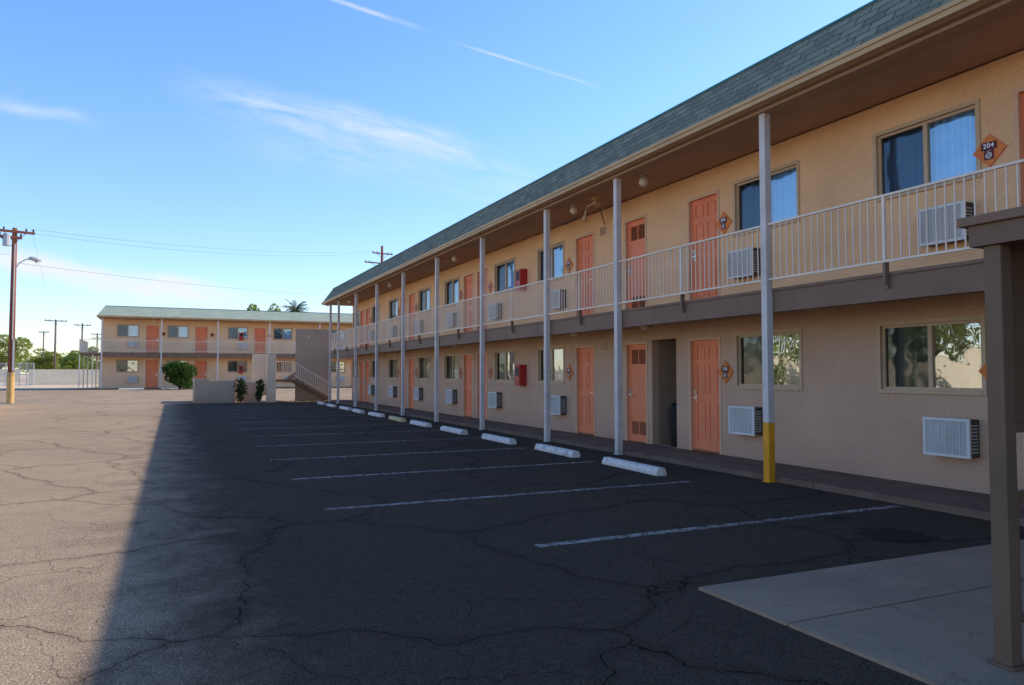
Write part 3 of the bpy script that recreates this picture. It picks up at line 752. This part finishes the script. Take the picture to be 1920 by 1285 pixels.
def palm(x,y,z,h,seed):
    r=random.Random(seed); T=ob('palm_tree',None,None,(x,y,z),0,'tall fan palm rising behind the motel roof','palm tree')
    mb=MB(); mb.tube([(0,0,0),(.1,0,h*.5),(0,0,h-1.2)],[.3,.22,.2],10); ob('trunk',mb.mesh('trunk',[M_bark]),T)
    mb=MB()
    for i in range(60):
        az=r.uniform(0,6.28); el=r.uniform(-.7,1.2); Ln=r.uniform(1.3,1.8)*1.1
        d=Vector((math.cos(az)*math.cos(el),math.sin(az)*math.cos(el),math.sin(el)))
        p=Vector((0,0,h-1.1)); pts=[p]
        for s in range(6):
            d=(d+Vector((0,0,-.18))).normalized(); p=p+d*Ln/6; pts.append(p)
        mb.tube(pts,.015,4)
        side=d.cross(Vector((0,0,1))).normalized()
        for s in range(2,7):
            for sg in (-1,1):
                for q in (0,.5):
                    b=pts[s-1].lerp(pts[s],q); e=b+side*sg*(.42-.03*s)+d*.30+Vector((0,0,-.12)); w=d*.055
                    mb.quad([b-w,b+w,e])
    ob('crown',mb.mesh('crown',[M_palm]),T)
palm(13.4,93.5,.35,10.0,5)

# ------------------------------------------------------------ light
sd=Vector((8.1,.25,6.07)).normalized()
el=math.asin(sd.z); az=math.atan2(sd.x,sd.y)
sun=bpy.data.lights.new('sun','SUN'); sun.energy=5.0; sun.angle=R(.4); sun.color=(1,.92,.76)
so=bpy.data.objects.new('sun',sun); C.objects.link(so); so.rotation_euler=sd.to_track_quat('Z','Y').to_euler(); so.location=(20,-5,20)
w=bpy.data.worlds.new("World"); scene.world=w; w.use_nodes=True; nt=w.node_tree
try:
    w.cycles.sampling_method='MANUAL'; w.cycles.sample_map_resolution=256
except Exception: pass
bg=nt.nodes['Background']
sky=N(nt,'ShaderNodeTexSky',sky_type='NISHITA'); sky.sun_disc=False; sky.sun_elevation=el; sky.sun_rotation=az
sky.air_density=1.0; sky.dust_density=.3; sky.ozone_density=1.6
d=N(nt,'ShaderNodeTexCoord').outputs['Generated']
hs=N(nt,'ShaderNodeHueSaturation',{'Saturation':1.20,'Value':1.76,'Color':sky.outputs[0]})
dz=N(nt,'ShaderNodeSeparateXYZ',{0:d}).outputs[2]
tcol=MIX(nt,MR(nt,dz,.0,.38,0,1,True),(.76,.77,.88),(.93,.94,1.12))
tint=MIX(nt,1.0,hs.outputs[0],tcol,'MULTIPLY')
def dirv(a,e): a=R(a);e=R(e); return Vector((math.sin(a)*math.cos(e),math.cos(a)*math.cos(e),math.sin(e)))
nA=N(nt,'ShaderNodeTexNoise',{'Vector':d,'Scale':5.0,'Detail':3,'Roughness':.6})
off=N(nt,'ShaderNodeVectorMath',{0:N(nt,'ShaderNodeVectorMath',{0:nA.outputs['Color'],1:(.5,.5,.5)},operation='SUBTRACT').outputs[0],3:.05},operation='SCALE').outputs[0]
dd=N(nt,'ShaderNodeVectorMath',{0:d,1:off},operation='ADD').outputs[0]
P0=dirv(1,19.6);Q0=dirv(23.5,15.6); n0=P0.cross(Q0).normalized(); m0=(P0+Q0).normalized(); t0=n0.cross(m0).normalized()
def dotv(v,s): return N(nt,'ShaderNodeVectorMath',{0:s,1:tuple(v)},operation='DOT_PRODUCT').outputs['Value']
cv=N(nt,'ShaderNodeCombineXYZ',{0:dotv(t0,d),1:M(nt,'MULTIPLY',dotv(n0,d),5.0),2:dotv(m0,d)}).outputs[0]
NN=noise(nt,cv,9,5,.62,.5)
def streak(a1,e1,a2,e2,wd,st,warp=True,lo=.38,hi=.75):
    p=dirv(a1,e1);q=dirv(a2,e2); n=p.cross(q).normalized(); m=(p+q).normalized(); t=n.cross(m).normalized(); half=abs((q-p).dot(t))/2
    src=dd if warp else d
    ds=M(nt,'ABSOLUTE',dotv(n,src)); al=M(nt,'ABSOLUTE',dotv(t,src))
    f=M(nt,'MULTIPLY',MR(nt,ds,wd,0,0,1,True),MR(nt,al,half*1.25,half*.4,0,1,True))
    f=M(nt,'MULTIPLY',f,MR(nt,NN,lo,hi))
    f=M(nt,'MULTIPLY',f,MR(nt,dotv(m,d),.3,.5))
    return M(nt,'MULTIPLY',f,st)
tot=None
for a in ((1.0,19.8,25,15.4,.027,.72,.32),(-13,7.6,5.0,5.0,.022,1.5,.05),(-12,17.0,-4.5,16.6,.013,.42,.32),(2,17.4,30,12.6,.050,.30,.32)):
    s=streak(*a[:6],lo=a[6],hi=.70); tot=s if tot is None else M(nt,'ADD',tot,s)
for a in ((9.5,26.6,17.5,25.0,.0042,.62),(20.0,24.2,31,21.2,.0030,.40)):
    s=streak(*a,warp=False,lo=.33,hi=.6); tot=M(nt,'ADD',tot,s)
tot=M(nt,'MINIMUM',tot,.9)
mixc=MIX(nt,tot,tint,(6.1,6.3,6.6,1))
nt.links.new(mixc,bg.inputs[0]); bg.inputs[1].default_value=.15

# ------------------------------------------------------------ camera
cam=bpy.data.cameras.new('camera'); cam.lens=26.25; cam.sensor_width=36; cam.clip_end=6000; cam.clip_start=.05
co=bpy.data.objects.new('camera',cam); C.objects.link(co); co.location=(0,0,1.5); co.rotation_euler=(R(90+2.39),0,R(-24.4))
scene.camera=co
scene.view_settings.view_transform='Standard'
try: scene.view_settings.look='None'
except Exception: pass
scene.view_settings.exposure=0
